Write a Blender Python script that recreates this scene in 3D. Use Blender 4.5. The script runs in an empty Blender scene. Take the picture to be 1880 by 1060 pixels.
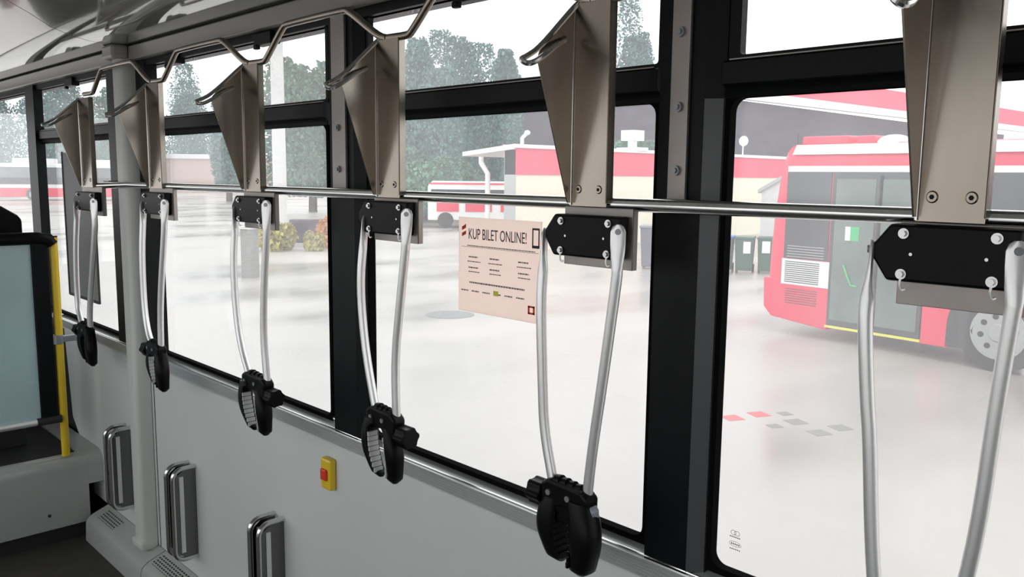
import bpy, bmesh, math, random
from mathutils import Vector, Matrix
random.seed(7)
S = bpy.context.scene
COL = S.collection

# ------------------------------------------------------------ camera
cam = bpy.data.cameras.new('camera')
cam.sensor_fit = 'HORIZONTAL'; cam.sensor_width = 36.0
cam.lens = 1550.0 / 1880.0 * 36.0
cam.clip_start = 0.02; cam.clip_end = 1000
co = bpy.data.objects.new('camera', cam); COL.objects.link(co)
R = ((0.69286, 0.10308, -0.71366), (0.72101, -0.08367, 0.68788), (0.01119, -0.99115, -0.13229))
rx = Vector((R[0][0], R[1][0], R[2][0])); ry = Vector((-R[0][1], -R[1][1], -R[2][1]))
rx.normalize(); rz = rx.cross(ry).normalized(); ry = rz.cross(rx)
M4 = Matrix((rx, ry, rz)).transposed().to_4x4()
M4.translation = Vector((0, -1.22, 1.53))
co.matrix_world = M4
S.camera = co

# ------------------------------------------------------------ light and exposure
S.view_settings.view_transform = 'Standard'; S.view_settings.look = 'None'
S.view_settings.gamma = 1.0; S.view_settings.use_curve_mapping = False
S.view_settings.exposure = 1.02
W = bpy.data.worlds.new('overcast_sky'); S.world = W; W.use_nodes = True
bg = W.node_tree.nodes['Background']
bg.inputs[0].default_value = (0.96, 0.98, 1.0, 1); bg.inputs[1].default_value = 1.0

# ------------------------------------------------------------ materials
def mat(name, col, rough=0.5, metal=0.0, spec=0.5, var=0.0, vscale=8.0, vstretch=(1, 1, 1), bump=0.0, bscale=60.0, coat=0.0):
    m = bpy.data.materials.new(name); m.use_nodes = True
    nt = m.node_tree; b = nt.nodes['Principled BSDF']
    b.inputs['Base Color'].default_value = (*col, 1); b.inputs['Roughness'].default_value = rough
    b.inputs['Metallic'].default_value = metal; b.inputs['Specular IOR Level'].default_value = spec
    b.inputs['Coat Weight'].default_value = coat
    if var or bump:
        tc = nt.nodes.new('ShaderNodeTexCoord'); mp = nt.nodes.new('ShaderNodeMapping')
        mp.inputs['Scale'].default_value = vstretch
        nt.links.new(tc.outputs['Object'], mp.inputs[0])
    if var:
        n = nt.nodes.new('ShaderNodeTexNoise'); n.inputs['Scale'].default_value = vscale; n.inputs['Detail'].default_value = 5
        r = nt.nodes.new('ShaderNodeMapRange'); r.inputs[1].default_value = 0.3; r.inputs[2].default_value = 0.7
        r.inputs[3].default_value = 1 - var; r.inputs[4].default_value = 1 + var
        mx = nt.nodes.new('ShaderNodeVectorMath'); mx.operation = 'SCALE'; mx.inputs[0].default_value = col
        nt.links.new(mp.outputs[0], n.inputs['Vector']); nt.links.new(n.outputs[0], r.inputs[0])
        nt.links.new(r.outputs[0], mx.inputs['Scale']); nt.links.new(mx.outputs[0], b.inputs['Base Color'])
    if bump:
        n2 = nt.nodes.new('ShaderNodeTexNoise'); n2.inputs['Scale'].default_value = bscale; n2.inputs['Detail'].default_value = 4
        bp = nt.nodes.new('ShaderNodeBump'); bp.inputs['Strength'].default_value = bump; bp.inputs['Distance'].default_value = 0.01
        nt.links.new(mp.outputs[0], n2.inputs['Vector']); nt.links.new(n2.outputs[0], bp.inputs['Height'])
        nt.links.new(bp.outputs[0], b.inputs['Normal'])
    return m

M = {}
M['steel'] = mat('brushed_stainless_steel', (0.35, 0.308, 0.262), 0.25, 1.0, var=0.2, vscale=7, vstretch=(1, 1, 0.45), bump=0.02, bscale=30)
M['chrome'] = mat('polished_steel', (0.66, 0.66, 0.65), 0.17, 1.0)
M['darksteel'] = mat('dark_steel_sheet', (0.17, 0.17, 0.165), 0.22, 1.0)
M['alu'] = mat('brushed_aluminium', (0.86, 0.86, 0.85), 0.36, 0.7)
M['bolt'] = mat('zinc_bolt', (0.62, 0.62, 0.62), 0.3, 1.0)
M['black'] = mat('black_plastic', (0.004, 0.004, 0.0045), 0.38, spec=0.13)
M['blackfr'] = mat('black_window_frame', (0.005, 0.006, 0.007), 0.42, spec=0.16)
M['rubber'] = mat('black_rubber', (0.005, 0.005, 0.005), 0.8, spec=0.02)
M['panel'] = mat('grey_wall_panel', (0.67, 0.69, 0.675), 0.5, spec=0.35, var=0.03, vscale=2.5)
M['post'] = mat('grey_post_paint', (0.66, 0.665, 0.63), 0.42)
M['strip'] = mat('worn_steel_strip', (0.36, 0.33, 0.31), 0.45, 0.7, var=0.1)
M['sill'] = mat('aluminium_sill', (0.62, 0.63, 0.62), 0.34, 0.55)
M['ceil'] = mat('glossy_ceiling_panel', (0.27, 0.285, 0.26), 0.09, spec=0.9, coat=0.9)
M['trim'] = mat('grey_ceiling_trim', (0.33, 0.325, 0.30), 0.3)
M['heat'] = mat('grey_heater_cover', (0.46, 0.47, 0.45), 0.42, spec=0.4)
M['floor'] = mat('dark_vinyl_floor', (0.055, 0.05, 0.045), 0.6, var=0.15, vscale=14)
M['podium'] = mat('light_grey_podium', (0.43, 0.44, 0.42), 0.22, spec=0.6)
M['yellow'] = mat('yellow_paint', (0.80, 0.56, 0.03), 0.3)
M['redbtn'] = mat('red_plastic', (0.75, 0.05, 0.02), 0.4)
M['frost'] = mat('frosted_partition', (0.46, 0.62, 0.65), 0.28, spec=0.5, var=0.12, vscale=2)
M['greyclamp'] = mat('grey_clamp', (0.30, 0.31, 0.33), 0.4, 0.5)
M['toothgrey'] = mat('grey_rubber_pad', (0.50, 0.50, 0.49), 0.6)
M['dark'] = mat('dark_interior_plastic', (0.02, 0.02, 0.02), 0.6)
M['busred'] = mat('red_bus_paint', (0.80, 0.035, 0.09), 0.25, spec=0.5)
M['buswhite'] = mat('white_bus_paint', (0.85, 0.85, 0.84), 0.3)
M['busglass'] = mat('dark_bus_glass', (0.035, 0.04, 0.05), 0.10, spec=0.6)
M['doorglass'] = mat('door_glass', (0.13, 0.17, 0.15), 0.15, spec=0.5, var=0.3, vscale=1.5)
M['tyre'] = mat('tyre_rubber', (0.035, 0.035, 0.037), 0.7)
M['rim'] = mat('grey_wheel_rim', (0.42, 0.42, 0.42), 0.4, 0.4)
M['cream'] = mat('cream_render', (0.80, 0.74, 0.60), 0.8, var=0.05)
M['fascia'] = mat('red_fascia', (0.78, 0.06, 0.13), 0.5)
M['white'] = mat('white_metal', (0.82, 0.82, 0.82), 0.5)
M['grey'] = mat('grey_render', (0.46, 0.46, 0.46), 0.8)
M['hall'] = mat('dark_hall_cladding', (0.075, 0.06, 0.085), 0.7, var=0.25, vscale=0.5, vstretch=(1, 1, 4))
M['pinkwall'] = mat('pale_pink_wall', (0.62, 0.45, 0.41), 0.8, var=0.06)
M['conc'] = mat('pale_concrete', (0.68, 0.67, 0.66), 0.8, var=0.05)
M['brick'] = mat('grey_brick', (0.30, 0.29, 0.28), 0.85, var=0.15, vscale=6, vstretch=(1, 1, 4))
M['bin'] = mat('green_bin_plastic', (0.05, 0.12, 0.09), 0.5)
M['blue'] = mat('blue_bin_lid', (0.05, 0.16, 0.5), 0.45)
M['bark'] = mat('bark', (0.10, 0.08, 0.06), 0.9)
M['leaf'] = mat('green_leaf', (0.09, 0.21, 0.14), 0.6, var=0.3, vscale=0.5)
M['leafb'] = mat('blue_green_leaf', (0.085, 0.22, 0.20), 0.6, var=0.3, vscale=0.5)
M['leafo'] = mat('orange_leaf', (0.62, 0.30, 0.10), 0.7, var=0.2, vscale=2)
M['leafy'] = mat('yellow_green_leaf', (0.45, 0.40, 0.12), 0.7, var=0.25, vscale=2)
M['paper'] = mat('pale_pink_paper', (0.60, 0.52, 0.51), 0.6)
M['ink'] = mat('dark_ink', (0.03, 0.03, 0.035), 0.6)
M['greyink'] = mat('grey_ink', (0.22, 0.20, 0.20), 0.6)
M['greysheet'] = mat('grey_notice_back', (0.30, 0.31, 0.30), 0.6)
M['green'] = mat('green_sticker', (0.05, 0.5, 0.18), 0.5)
M['yell2'] = mat('yellow_edge', (0.8, 0.75, 0.1), 0.5)
M['redmark'] = mat('red_ground_paint', (0.70, 0.12, 0.13), 0.6)
M['greymark'] = mat('grey_ground_paint', (0.22, 0.21, 0.20), 0.6)
M['iron'] = mat('wet_cast_iron', (0.20, 0.20, 0.20), 0.5)

def paper_mat():
    m = bpy.data.materials.new('backlit_paper'); m.use_nodes = True
    nt = m.node_tree; nt.nodes.clear()
    o = nt.nodes.new('ShaderNodeOutputMaterial'); d = nt.nodes.new('ShaderNodeBsdfDiffuse'); t = nt.nodes.new('ShaderNodeBsdfTranslucent')
    d.inputs[0].default_value = (0.85, 0.77, 0.74, 1); t.inputs[0].default_value = (0.95, 0.84, 0.79, 1)
    mx = nt.nodes.new('ShaderNodeMixShader'); mx.inputs[0].default_value = 0.86
    nt.links.new(d.outputs[0], mx.inputs[1]); nt.links.new(t.outputs[0], mx.inputs[2]); nt.links.new(mx.outputs[0], o.inputs[0])
    return m
M['paper'] = paper_mat()

def glass_mat(name, film, drops=0.0):
    """clear pane with a thin film of dust (and dried drops) that scatters daylight, thickened to stand in for haze and flare"""
    m = bpy.data.materials.new(name); m.use_nodes = True
    nt = m.node_tree; nt.nodes.clear(); L = nt.links.new
    o = nt.nodes.new('ShaderNodeOutputMaterial')
    tr = nt.nodes.new('ShaderNodeBsdfTransparent'); tr.inputs[0].default_value = (0.97, 0.985, 0.98, 1)
    tl = nt.nodes.new('ShaderNodeBsdfTranslucent'); tl.inputs[0].default_value = (0.92, 0.91, 0.93, 1)
    tc = nt.nodes.new('ShaderNodeTexCoord')
    n = nt.nodes.new('ShaderNodeTexNoise'); n.inputs['Scale'].default_value = 2.2; n.inputs['Detail'].default_value = 4
    mp = nt.nodes.new('ShaderNodeMapping'); mp.inputs['Scale'].default_value = (2.2, 1, 0.7)
    L(tc.outputs['Object'], mp.inputs[0]); L(mp.outputs[0], n.inputs['Vector'])
    r = nt.nodes.new('ShaderNodeMapRange'); r.inputs[1].default_value = 0.25; r.inputs[2].default_value = 0.75
    r.inputs[3].default_value = film * 0.72; r.inputs[4].default_value = film * 1.28
    L(n.outputs[0], r.inputs[0]); fac = r.outputs[0]
    if drops:
        v = nt.nodes.new('ShaderNodeTexVoronoi'); v.inputs['Scale'].default_value = 55
        L(tc.outputs['Object'], v.inputs['Vector'])
        n3 = nt.nodes.new('ShaderNodeTexNoise'); n3.inputs['Scale'].default_value = 9
        L(tc.outputs['Object'], n3.inputs['Vector'])
        r3 = nt.nodes.new('ShaderNodeMapRange'); r3.inputs[1].default_value = 0.45; r3.inputs[2].default_value = 0.75
        r3.inputs[3].default_value = 0.0; r3.inputs[4].default_value = 0.30
        L(n3.outputs[0], r3.inputs[0])
        lt = nt.nodes.new('ShaderNodeMath'); lt.operation = 'LESS_THAN'
        L(v.outputs['Distance'], lt.inputs[0]); L(r3.outputs[0], lt.inputs[1])
        ml = nt.nodes.new('ShaderNodeMath'); ml.operation = 'MULTIPLY_ADD'; ml.inputs[1].default_value = drops
        L(lt.outputs[0], ml.inputs[0]); L(fac, ml.inputs[2]); fac = ml.outputs[0]
    mx = nt.nodes.new('ShaderNodeMixShader'); L(fac, mx.inputs[0]); L(tr.outputs[0], mx.inputs[1]); L(tl.outputs[0], mx.inputs[2])
    g = nt.nodes.new('ShaderNodeBsdfGlossy'); g.inputs['Roughness'].default_value = 0.02
    lw = nt.nodes.new('ShaderNodeLayerWeight'); lw.inputs[0].default_value = 0.5
    pw = nt.nodes.new('ShaderNodeMath'); pw.operation = 'POWER'; pw.inputs[1].default_value = 5.0; L(lw.outputs['Facing'], pw.inputs[0])
    fr = nt.nodes.new('ShaderNodeMath'); fr.operation = 'MULTIPLY_ADD'; fr.inputs[1].default_value = 0.5; fr.inputs[2].default_value = 0.02; L(pw.outputs[0], fr.inputs[0])
    m2 = nt.nodes.new('ShaderNodeMixShader'); L(fr.outputs[0], m2.inputs[0]); L(mx.outputs[0], m2.inputs[1]); L(g.outputs[0], m2.inputs[2])
    L(m2.outputs[0], o.inputs[0])
    return m
M['glass'] = glass_mat('dusty_hazy_window_glass', 0.11)  # film is dust plus a painted veil for outdoor haze and lens flare
M['glassup'] = glass_mat('rain_spotted_window_glass', 0.15, 0.25)
M['clear'] = glass_mat('clear_window_glass', 0.01)

def perf_mat():
    m = mat('perforated_grey_cover', (0.46, 0.47, 0.45), 0.42); nt = m.node_tree; L = nt.links.new
    b = nt.nodes['Principled BSDF']
    uv = nt.nodes.new('ShaderNodeUVMap'); uv.uv_map = 'UVMap'
    br = nt.nodes.new('ShaderNodeTexBrick'); br.offset = 0.5
    br.inputs['Color1'].default_value = (0.006, 0.006, 0.006, 1); br.inputs['Color2'].default_value = (0.006, 0.006, 0.006, 1)
    br.inputs['Mortar'].default_value = (0.50, 0.51, 0.49, 1)
    br.inputs['Scale'].default_value = 1.0; br.inputs['Brick Width'].default_value = 0.019; br.inputs['Row Height'].default_value = 0.0125
    br.inputs['Mortar Size'].default_value = 0.0028; br.inputs['Mortar Smooth'].default_value = 0.0
    L(uv.outputs[0], br.inputs['Vector']); L(br.outputs['Color'], b.inputs['Base Color'])
    return m
M['perf'] = perf_mat()

def ground_mat():
    m = mat('wet_pale_concrete', (0.5, 0.5, 0.5), 0.4, spec=0.5); nt = m.node_tree; L = nt.links.new
    b = nt.nodes['Principled BSDF']
    tc = nt.nodes.new('ShaderNodeTexCoord')
    mp = nt.nodes.new('ShaderNodeMapping'); mp.inputs['Scale'].default_value = (1.0, 0.55, 1); mp.inputs['Rotation'].default_value = (0, 0, 0.75)
    L(tc.outputs['Object'], mp.inputs[0])
    n = nt.nodes.new('ShaderNodeTexNoise'); n.inputs['Scale'].default_value = 0.35; n.inputs['Detail'].default_value = 3; n.inputs['Roughness'].default_value = 0.5
    L(mp.outputs[0], n.inputs['Vector'])
    cr = nt.nodes.new('ShaderNodeValToRGB')
    cr.color_ramp.elements[0].position = 0.30; cr.color_ramp.elements[0].color = (0.31, 0.28, 0.265, 1)
    cr.color_ramp.elements[1].position = 0.60; cr.color_ramp.elements[1].color = (0.49, 0.45, 0.42, 1)
    L(n.outputs[0], cr.inputs[0]); L(cr.outputs[0], b.inputs['Base Color'])
    r = nt.nodes.new('ShaderNodeMapRange'); r.inputs[1].default_value = 0.35; r.inputs[2].default_value = 0.6
    r.inputs[3].default_value = 0.16; r.inputs[4].default_value = 0.42
    L(n.outputs[0], r.inputs[0]); L(r.outputs[0], b.inputs['Roughness'])
    return m
M['ground'] = ground_mat()

# ------------------------------------------------------------ mesh helpers
class MB:
    def __init__(s): s.v = []; s.f = []; s.uv = None
    def add(s, vs, fs):
        o = len(s.v); s.v += [tuple(v) for v in vs]; s.f += [tuple(i + o for i in f) for f in fs]; return s
    def box(s, x0, x1, y0, y1, z0, z1):
        return s.add([(x0, y0, z0), (x1, y0, z0), (x1, y1, z0), (x0, y1, z0), (x0, y0, z1), (x1, y0, z1), (x1, y1, z1), (x0, y1, z1)],
                     [(0, 3, 2, 1), (4, 5, 6, 7), (0, 1, 5, 4), (1, 2, 6, 5), (2, 3, 7, 6), (3, 0, 4, 7)])
    def prism(s, poly, axis, a, b):
        """poly: 2D outline; extruded along axis from a to b. x: (y,z) outline; y: (x,z); z: (x,y)"""
        n = len(poly)
        def p(u, v, w): return {'x': (w, u, v), 'y': (u, w, v), 'z': (u, v, w)}[axis]
        vs = [p(u, v, a) for u, v in poly] + [p(u, v, b) for u, v in poly]
        fs = [tuple(range(n)), tuple(range(2 * n - 1, n - 1, -1))] + [(i, i + n, (i + 1) % n + n, (i + 1) % n) for i in range(n)]
        return s.add(vs, fs)
    def tube(s, pts, r, seg=10, flat=None, up=None):
        """tube along pts; r number or list; flat: list of (ru, rv) per point"""
        pts = [Vector(p) for p in pts]; n = len(pts); vs = []
        t0 = (pts[1] - pts[0]).normalized()
        up = Vector(up) if up is not None else (Vector((0, 1, 0)) if abs(t0.y) < 0.9 else Vector((1, 0, 0)))
        u = (up - up.dot(t0) * t0).normalized()
        for i in range(n):
            a = pts[max(i - 1, 0)]; b = pts[min(i + 1, n - 1)]; t = (b - a).normalized()
            u = (u - u.dot(t) * t).normalized(); w = t.cross(u)
            if flat: ru, rv = flat[i]
            else:
                ru = rv = r[i] if isinstance(r, (list, tuple)) else r
            for k in range(seg):
                c = 2 * math.pi * k / seg
                vs.append(pts[i] + u * math.cos(c) * ru + w * math.sin(c) * rv)
        fs = [tuple(range(seg - 1, -1, -1)), tuple(range((n - 1) * seg, n * seg))]
        for i in range(n - 1):
            for k in range(seg):
                k2 = (k + 1) % seg
                fs.append((i * seg + k, i * seg + k2, (i + 1) * seg + k2, (i + 1) * seg + k))
        return s.add(vs, fs)
    def cyl(s, p0, p1, r, seg=16, r2=None):
        return s.tube([p0, p1], [r, r if r2 is None else r2], seg)
    def sphere(s, c, rx_, ry_, rz_, seg=12, ring=8):
        vs = [(c[0], c[1], c[2] + rz_)]
        for i in range(1, ring):
            a = math.pi * i / ring
            for k in range(seg):
                b = 2 * math.pi * k / seg
                vs.append((c[0] + rx_ * math.sin(a) * math.cos(b), c[1] + ry_ * math.sin(a) * math.sin(b), c[2] + rz_ * math.cos(a)))
        vs.append((c[0], c[1], c[2] - rz_)); fs = []
        for k in range(seg): fs.append((0, 1 + k, 1 + (k + 1) % seg))
        for i in range(ring - 2):
            for k in range(seg):
                a = 1 + i * seg + k; b = 1 + i * seg + (k + 1) % seg
                fs.append((a, a + seg, b + seg, b))
        e = len(vs) - 1; o = 1 + (ring - 2) * seg
        for k in range(seg): fs.append((o + k, e, o + (k + 1) % seg))
        return s.add(vs, fs)
    def build(s, name, m, parent=None, loc=None, smooth=False, bevel=0.0, fix=True):
        me = bpy.data.meshes.new(name)
        off = Vector(loc) if loc is not None else Vector((0, 0, 0))
        me.from_pydata([tuple(Vector(v) - off) for v in s.v], [], s.f)
        if fix:
            bm = bmesh.new(); bm.from_mesh(me); bmesh.ops.recalc_face_normals(bm, faces=bm.faces); bm.to_mesh(me); bm.free()
        me.materials.append(m)
        o = bpy.data.objects.new(name, me); COL.objects.link(o); o.location = off
        if parent is not None: o.parent = parent
        if smooth:
            for p in me.polygons: p.use_smooth = True
            try: me.set_sharp_from_angle(angle=math.radians(38))
            except Exception: pass
        if bevel:
            b = o.modifiers.new('bevel', 'BEVEL'); b.width = bevel; b.segments = 2; b.limit_method = 'ANGLE'
        return o

def tag(o, label=None, cat=None, group=None, kind=None):
    if label: o['label'] = label
    if cat: o['category'] = cat
    if group: o['group'] = group
    if kind: o['kind'] = kind
    return o
def empty(name, loc, rz=0.0):
    o = bpy.data.objects.new(name, None); COL.objects.link(o); o.location = loc; o.rotation_euler = (0, 0, rz)
    o.empty_display_size = 0.1
    return o
def copy_tree(o, parent=None):
    c = o.copy(); COL.objects.link(c)
    if parent is not None: c.parent = parent
    for ch in list(o.children): copy_tree(ch, c)
    return c
def arc(c, r, a0, a1, n=6):
    return [(c[0] + r * math.cos(math.radians(a0 + (a1 - a0) * i / n)), c[1] + r * math.sin(math.radians(a0 + (a1 - a0) * i / n))) for i in range(n + 1)]
def smooth_path(pts, it=2):
    """round the corners of an open polyline"""
    for _ in range(it):
        q = [pts[0]]
        for a, b in zip(pts, pts[1:]):
            a = Vector(a); b = Vector(b); q += [a.lerp(b, 0.25), a.lerp(b, 0.75)]
        q.append(pts[-1]); pts = q
    return [Vector(p) for p in pts]
def struct(o): o['kind'] = 'structure'; return o

FZ = -0.09      # bus floor
GZ = -0.86      # yard

# ------------------------------------------------------------ the yard
struct(MB().box(-320, 120, 0.5, 330, GZ - 0.3, GZ).build('yard_ground', M['ground']))
struct(MB().box(-320, 120, -120, 0.5, GZ - 0.3, GZ).build('yard_ground', M['ground']))

# ------------------------------------------------------------ bus shell
X0, X1 = -7.2, 2.2
struct(MB().box(X0, X1, -2.5, 0.10, FZ - 0.08, FZ).build('floor', M['floor']))
# lower wall panel with sawn-off front end next to the partition
struct(MB().prism([(-4.36, 0.80), (-4.30, 0.36), (-4.05, 0.14), (-4.05, 0.05), (X1, 0.05), (X1, 0.80)], 'y', 0.0, 0.05).build('wall_right', M['panel']))
struct(MB().box(X0, X1, 0.052, 0.10, FZ - 0.5, 0.79).box(X0, -4.05, 0.02, 0.052, FZ, 0.80).build('trim_1', M['dark']))
for x in (-3.262,):
    struct(MB().box(x - 0.002, x + 0.002, -0.0015, 0.0, 0.05, 0.784).build('trim_2', M['dark']))
# fluted aluminium sill
prof = [(0.05, 0.838), (0.028, 0.842), (-0.002, 0.834), (-0.006, 0.829)]
z = 0.826
while z > 0.790:
    prof += [(-0.007, z), (-0.007, z - 0.0042), (-0.0052, z - 0.0055)]; z -= 0.0062
prof += [(-0.006, 0.785), (0.0, 0.782), (0.05, 0.782)]
struct(MB().prism(prof, 'x', -4.42, X1).build('trim_3', M['sill']))
struct(MB().tube([(-4.42, -0.0042, 0.8335), (X1, -0.0042, 0.8335)], 0.0026, 8).build('trim_6', M['chrome'], smooth=True))  # bright lip added to draw the highlight along the sill's front edge
# heater cover along the foot of the wall: three lengths
HP = [(0.0, 0.048), (-0.012, 0.044), (-0.070, 0.022), (-0.090, 0.008), (-0.098, -0.010), (-0.102, FZ), (0.0, FZ)]
def cover(xa, xb, label, perf):
    mb = MB().prism(HP, 'x', xa, xb)
    o = mb.build('heater_cover', M['heat'], bevel=0.0, smooth=True)
    tag(o, label, 'heater cover', 'heater covers along the wall foot')
    for (pa, pb) in perf:
        nrm = Vector((0, -0.022, 0.058)).normalized() * 0.0006
        a = Vector((0, -0.014, 0.0432)) + nrm; b = Vector((0, -0.066, 0.0235)) + nrm
        me = bpy.data.meshes.new('perforated_grille')
        me.from_pydata([(pa, a.y, a.z), (pb, a.y, a.z), (pb, b.y, b.z), (pa, b.y, b.z)], [], [(0, 3, 2, 1)])
        uvl = me.uv_layers.new(name='UVMap'); w = (a - b).length
        for li, uvc in zip(range(4), [(pa, 0), (pa, w), (pb, w), (pb, 0)]): uvl.data[li].uv = (uvc[0] + 20, uvc[1])
        me.materials.append(M['perf'])
        p = bpy.data.objects.new('perforated_grille', me); COL.objects.link(p); p.parent = o
        p['label'] = 'perforated strip with dark holes'
cover(-3.215, X1, 'grey heater cover with long perforated strip, running out at the bottom edge', [(-3.20, X1)])
cover(-3.86, -3.222, 'grey heater cover length carrying the foot of the grey post', [(-3.80, -3.62)])
# floor edge
# other side of the bus: wall, windows between pillars
struct(MB().box(X0, X1, -2.5, -2.44, FZ, 0.72).box(X0, X1, -2.5, -2.44, 1.92, 2.3).build('wall_left', M['panel']))
for x in (-7.15, -5.6, -4.1, -2.6, -1.1, 0.4, 1.9):
    struct(MB().box(x - 0.06, x + 0.06, -2.5, -2.42, 0.72, 1.92).build('pillar', M['blackfr']))
struct(MB().box(X1, X1 + 0.05, -2.5, 0.1, FZ, 2.4).build('wall_back', M['panel']))
struct(MB().box(X0 - 0.05, X0, -2.5, 0.1, FZ, 0.8).box(X0 - 0.05, X0, -2.5, 0.1, 1.95, 2.4).build('wall_front', M['dark']))
# ceiling: cove on both sides, in lengths with an open joint
CP = [(0.02, 1.994), (-0.06, 1.990), (-0.15, 1.992), (-0.21, 2.002), (-0.28, 2.026), (-0.35, 2.066), (-0.43, 2.106), (-0.6, 2.160), (-0.85, 2.200), (-1.22, 2.215)]
CP = CP + [(-2.44 - y, z) for y, z in reversed(CP[:-1])]
def ceil(xa, xb):
    out = [(y, z + 0.03) for y, z in reversed(CP)]
    struct(MB().prism(CP + out, 'x', xa, xb).build('ceiling', M['ceil'], smooth=True))
ceil(X0, -3.303); ceil(-3.297, -0.2); ceil(-0.194, X1)
struct(MB().box(X0, X1, -2.55, 0.12, 2.30, 2.34).box(X0, X1, 0.036, 0.12, 1.93, 2.30).build('roof', M['dark']))
# grey strip under the cove, black header above the panes
struct(MB().box(X0, X1, -0.032, 0.0, 1.936, 1.986).box(X0, X1, -0.004, 0.05, 1.986, 1.9935).build('trim_4', M['trim'], bevel=0.004))
struct(MB().box(X0, X1, 0.0, 0.0295, 1.914, 1.986).build('trim_5', M['blackfr']))

# ------------------------------------------------------------ windows
GY = 0.03
def rounded_frame(x0, x1, z0, z1, w, r, y0, y1):
    """frame band round an opening with rounded corners"""
    inner = arc((x1 - r, z1 - r), r, 0, 90) + arc((x0 + r, z1 - r), r, 90, 180) + arc((x0 + r, z0 + r), r, 180, 270) + arc((x1 - r, z0 + r), r, 270, 360)
    outer = []
    per = len(inner) // 4
    for i, (x, zz) in enumerate(inner):
        q = i // per
        outer.append([(x1 + w, z1 + w), (x0 - w, z1 + w), (x0 - w, z0 - w), (x1 + w, z0 - w)][q])
    mb = MB(); n = len(inner)
    vs = [(x, y0, zz) for x, zz in inner] + [(x, y0, zz) for x, zz in outer] + [(x, y1, zz) for x, zz in inner] + [(x, y1, zz) for x, zz in outer]
    fs = []
    for i in range(n):
        j = (i + 1) % n
        fs += [(i, j, j + n, i + n), (i + 2 * n, i + 3 * n, j + 3 * n, j + 2 * n), (i, i + 2 * n, j + 2 * n, j)]
    return mb.add(vs, fs)
def window(n, x0, x1, vent=True, jamb=0.0, latch=None):
    root = empty('window_%d' % n, ((x0 + x1) / 2, GY, 0.85)); root['kind'] = 'structure'
    loc = root.location
    def put(mb, name, m, **k):
        o = mb.build(name, m, None, loc=loc, **k); o.parent = root; o.location = (0, 0, 0); return o
    zt = 1.660 if vent else 1.914
    put(rounded_frame(x0, x1, 0.856, zt, 0.012, 0.022, 0.012, 0.0305), 'gasket', M['rubber'], fix=False)
    put(MB().box(x0 - 0.02, x1 + 0.02, GY, GY + 0.005, 0.845, zt + 0.01), 'glass_pane', M['glass'])
    if vent:
        put(MB().prism([(0.0295, 1.660), (0.012, 1.660), (0.006, 1.668), (0.010, 1.676), (0.0, 1.682), (0.0, 1.716), (0.004, 1.7195), (0.0295, 1.7195)], 'x', x0 - 0.01, x1 + 0.01), 'vent_bar', M['blackfr'])
        put(MB().box(x0, x1, 0.002, 0.006, 1.7195, 1.7215), 'vent_bar_edge', M['strip'])
        put(rounded_frame(x0 + jamb, x1 - jamb * 0.3, 1.728, 1.914, 0.012 + jamb, 0.006, 0.014, 0.0305), 'vent_frame', M['blackfr'], fix=False)
        put(MB().box(x0 - 0.02, x1 + 0.02, GY, GY + 0.005, 1.715, 1.925), 'vent_glass', M['glassup'])
    for lx in (latch or []):
        put(MB().box(lx - 0.05, lx + 0.05, -0.012, 0.02, 1.896, 1.932).box(lx - 0.05, lx - 0.03, -0.014, 0.0, 1.886, 1.9), 'latch', M['black'], bevel=0.003)
    return root
window(1, -0.768, 0.70, jamb=0.012, latch=[-0.2])
window(2, -1.805, -0.918, latch=[-1.40, -1.02])
window(3, -3.19, -2.004, latch=[-2.30, -2.95])
window(4, -4.60, -3.585, latch=[-4.05])
window(5, -6.3, -4.76, vent=False)
window(6, 0.85, 2.1, latch=[1.5])
# black pillars between the windows
def pillar(x0, x1, strip, label=None):
    o = MB().prism([(x0, 0.0295), (x0, -0.006), (x1 - 0.03, -0.006), (x1, 0.012), (x1, 0.0295)], 'z', 0.826, 1.94).build('pillar', M['blackfr'])
    struct(o)
    return o
pillar(-0.898, -0.778, None); pillar(-1.955, -1.815, None); pillar(-3.60, -3.175, None); pillar(-4.745, -4.60, None); pillar(0.72, 0.84, None)
# left-most mullion reads wider: a second black upright beside it
struct(MB().prism([(-0.806, -0.0068), (-0.780, 0.010), (-0.780, 0.014), (-0.806, -0.002)], 'z', 0.83, 1.66).build('trim_7', mat('pillar_reflection_grey', (0.07, 0.073, 0.078), 0.35)))  # grey strip painting the reflection on the black pillar's chamfered side
struct(MB().box(-4.64, -4.585, -0.012, 0.0295, 0.826, 1.94).build('pillar', M['blackfr']))
# bolted steel strips on the pillars; they carry the rail at their foot
def bolt_strip(xc, w, label):
    r = empty('mounting_strip', (xc, -0.006, 1.49)); tag(r, label, 'steel strip', 'bolted steel strips on the window pillars')
    MB().box(-w, w, -0.008, 0.0, 0.0, 0.446).box(-w, w, -0.066, 0.0, -0.0005, 0.004).build('strip', M['strip'], r, bevel=0.0015)
    for z in (0.052, 0.158, 0.281):
        MB().cyl((0, -0.0075, z), (0, -0.013, z), 0.0085, 12).cyl((0, -0.012, z), (0, -0.0165, z), 0.005, 6).build('bolt', M['greyclamp'], r, smooth=True)
bolt_strip(-0.852, 0.018, 'bolted steel strip on the wide black pillar between the two nearest windows')
bolt_strip(-1.902, 0.031, 'bolted steel strip on the narrower black pillar left of the ticket notice')
bolt_strip(-3.462, 0.03, 'far bolted steel strip just left of the grey post')

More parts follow.
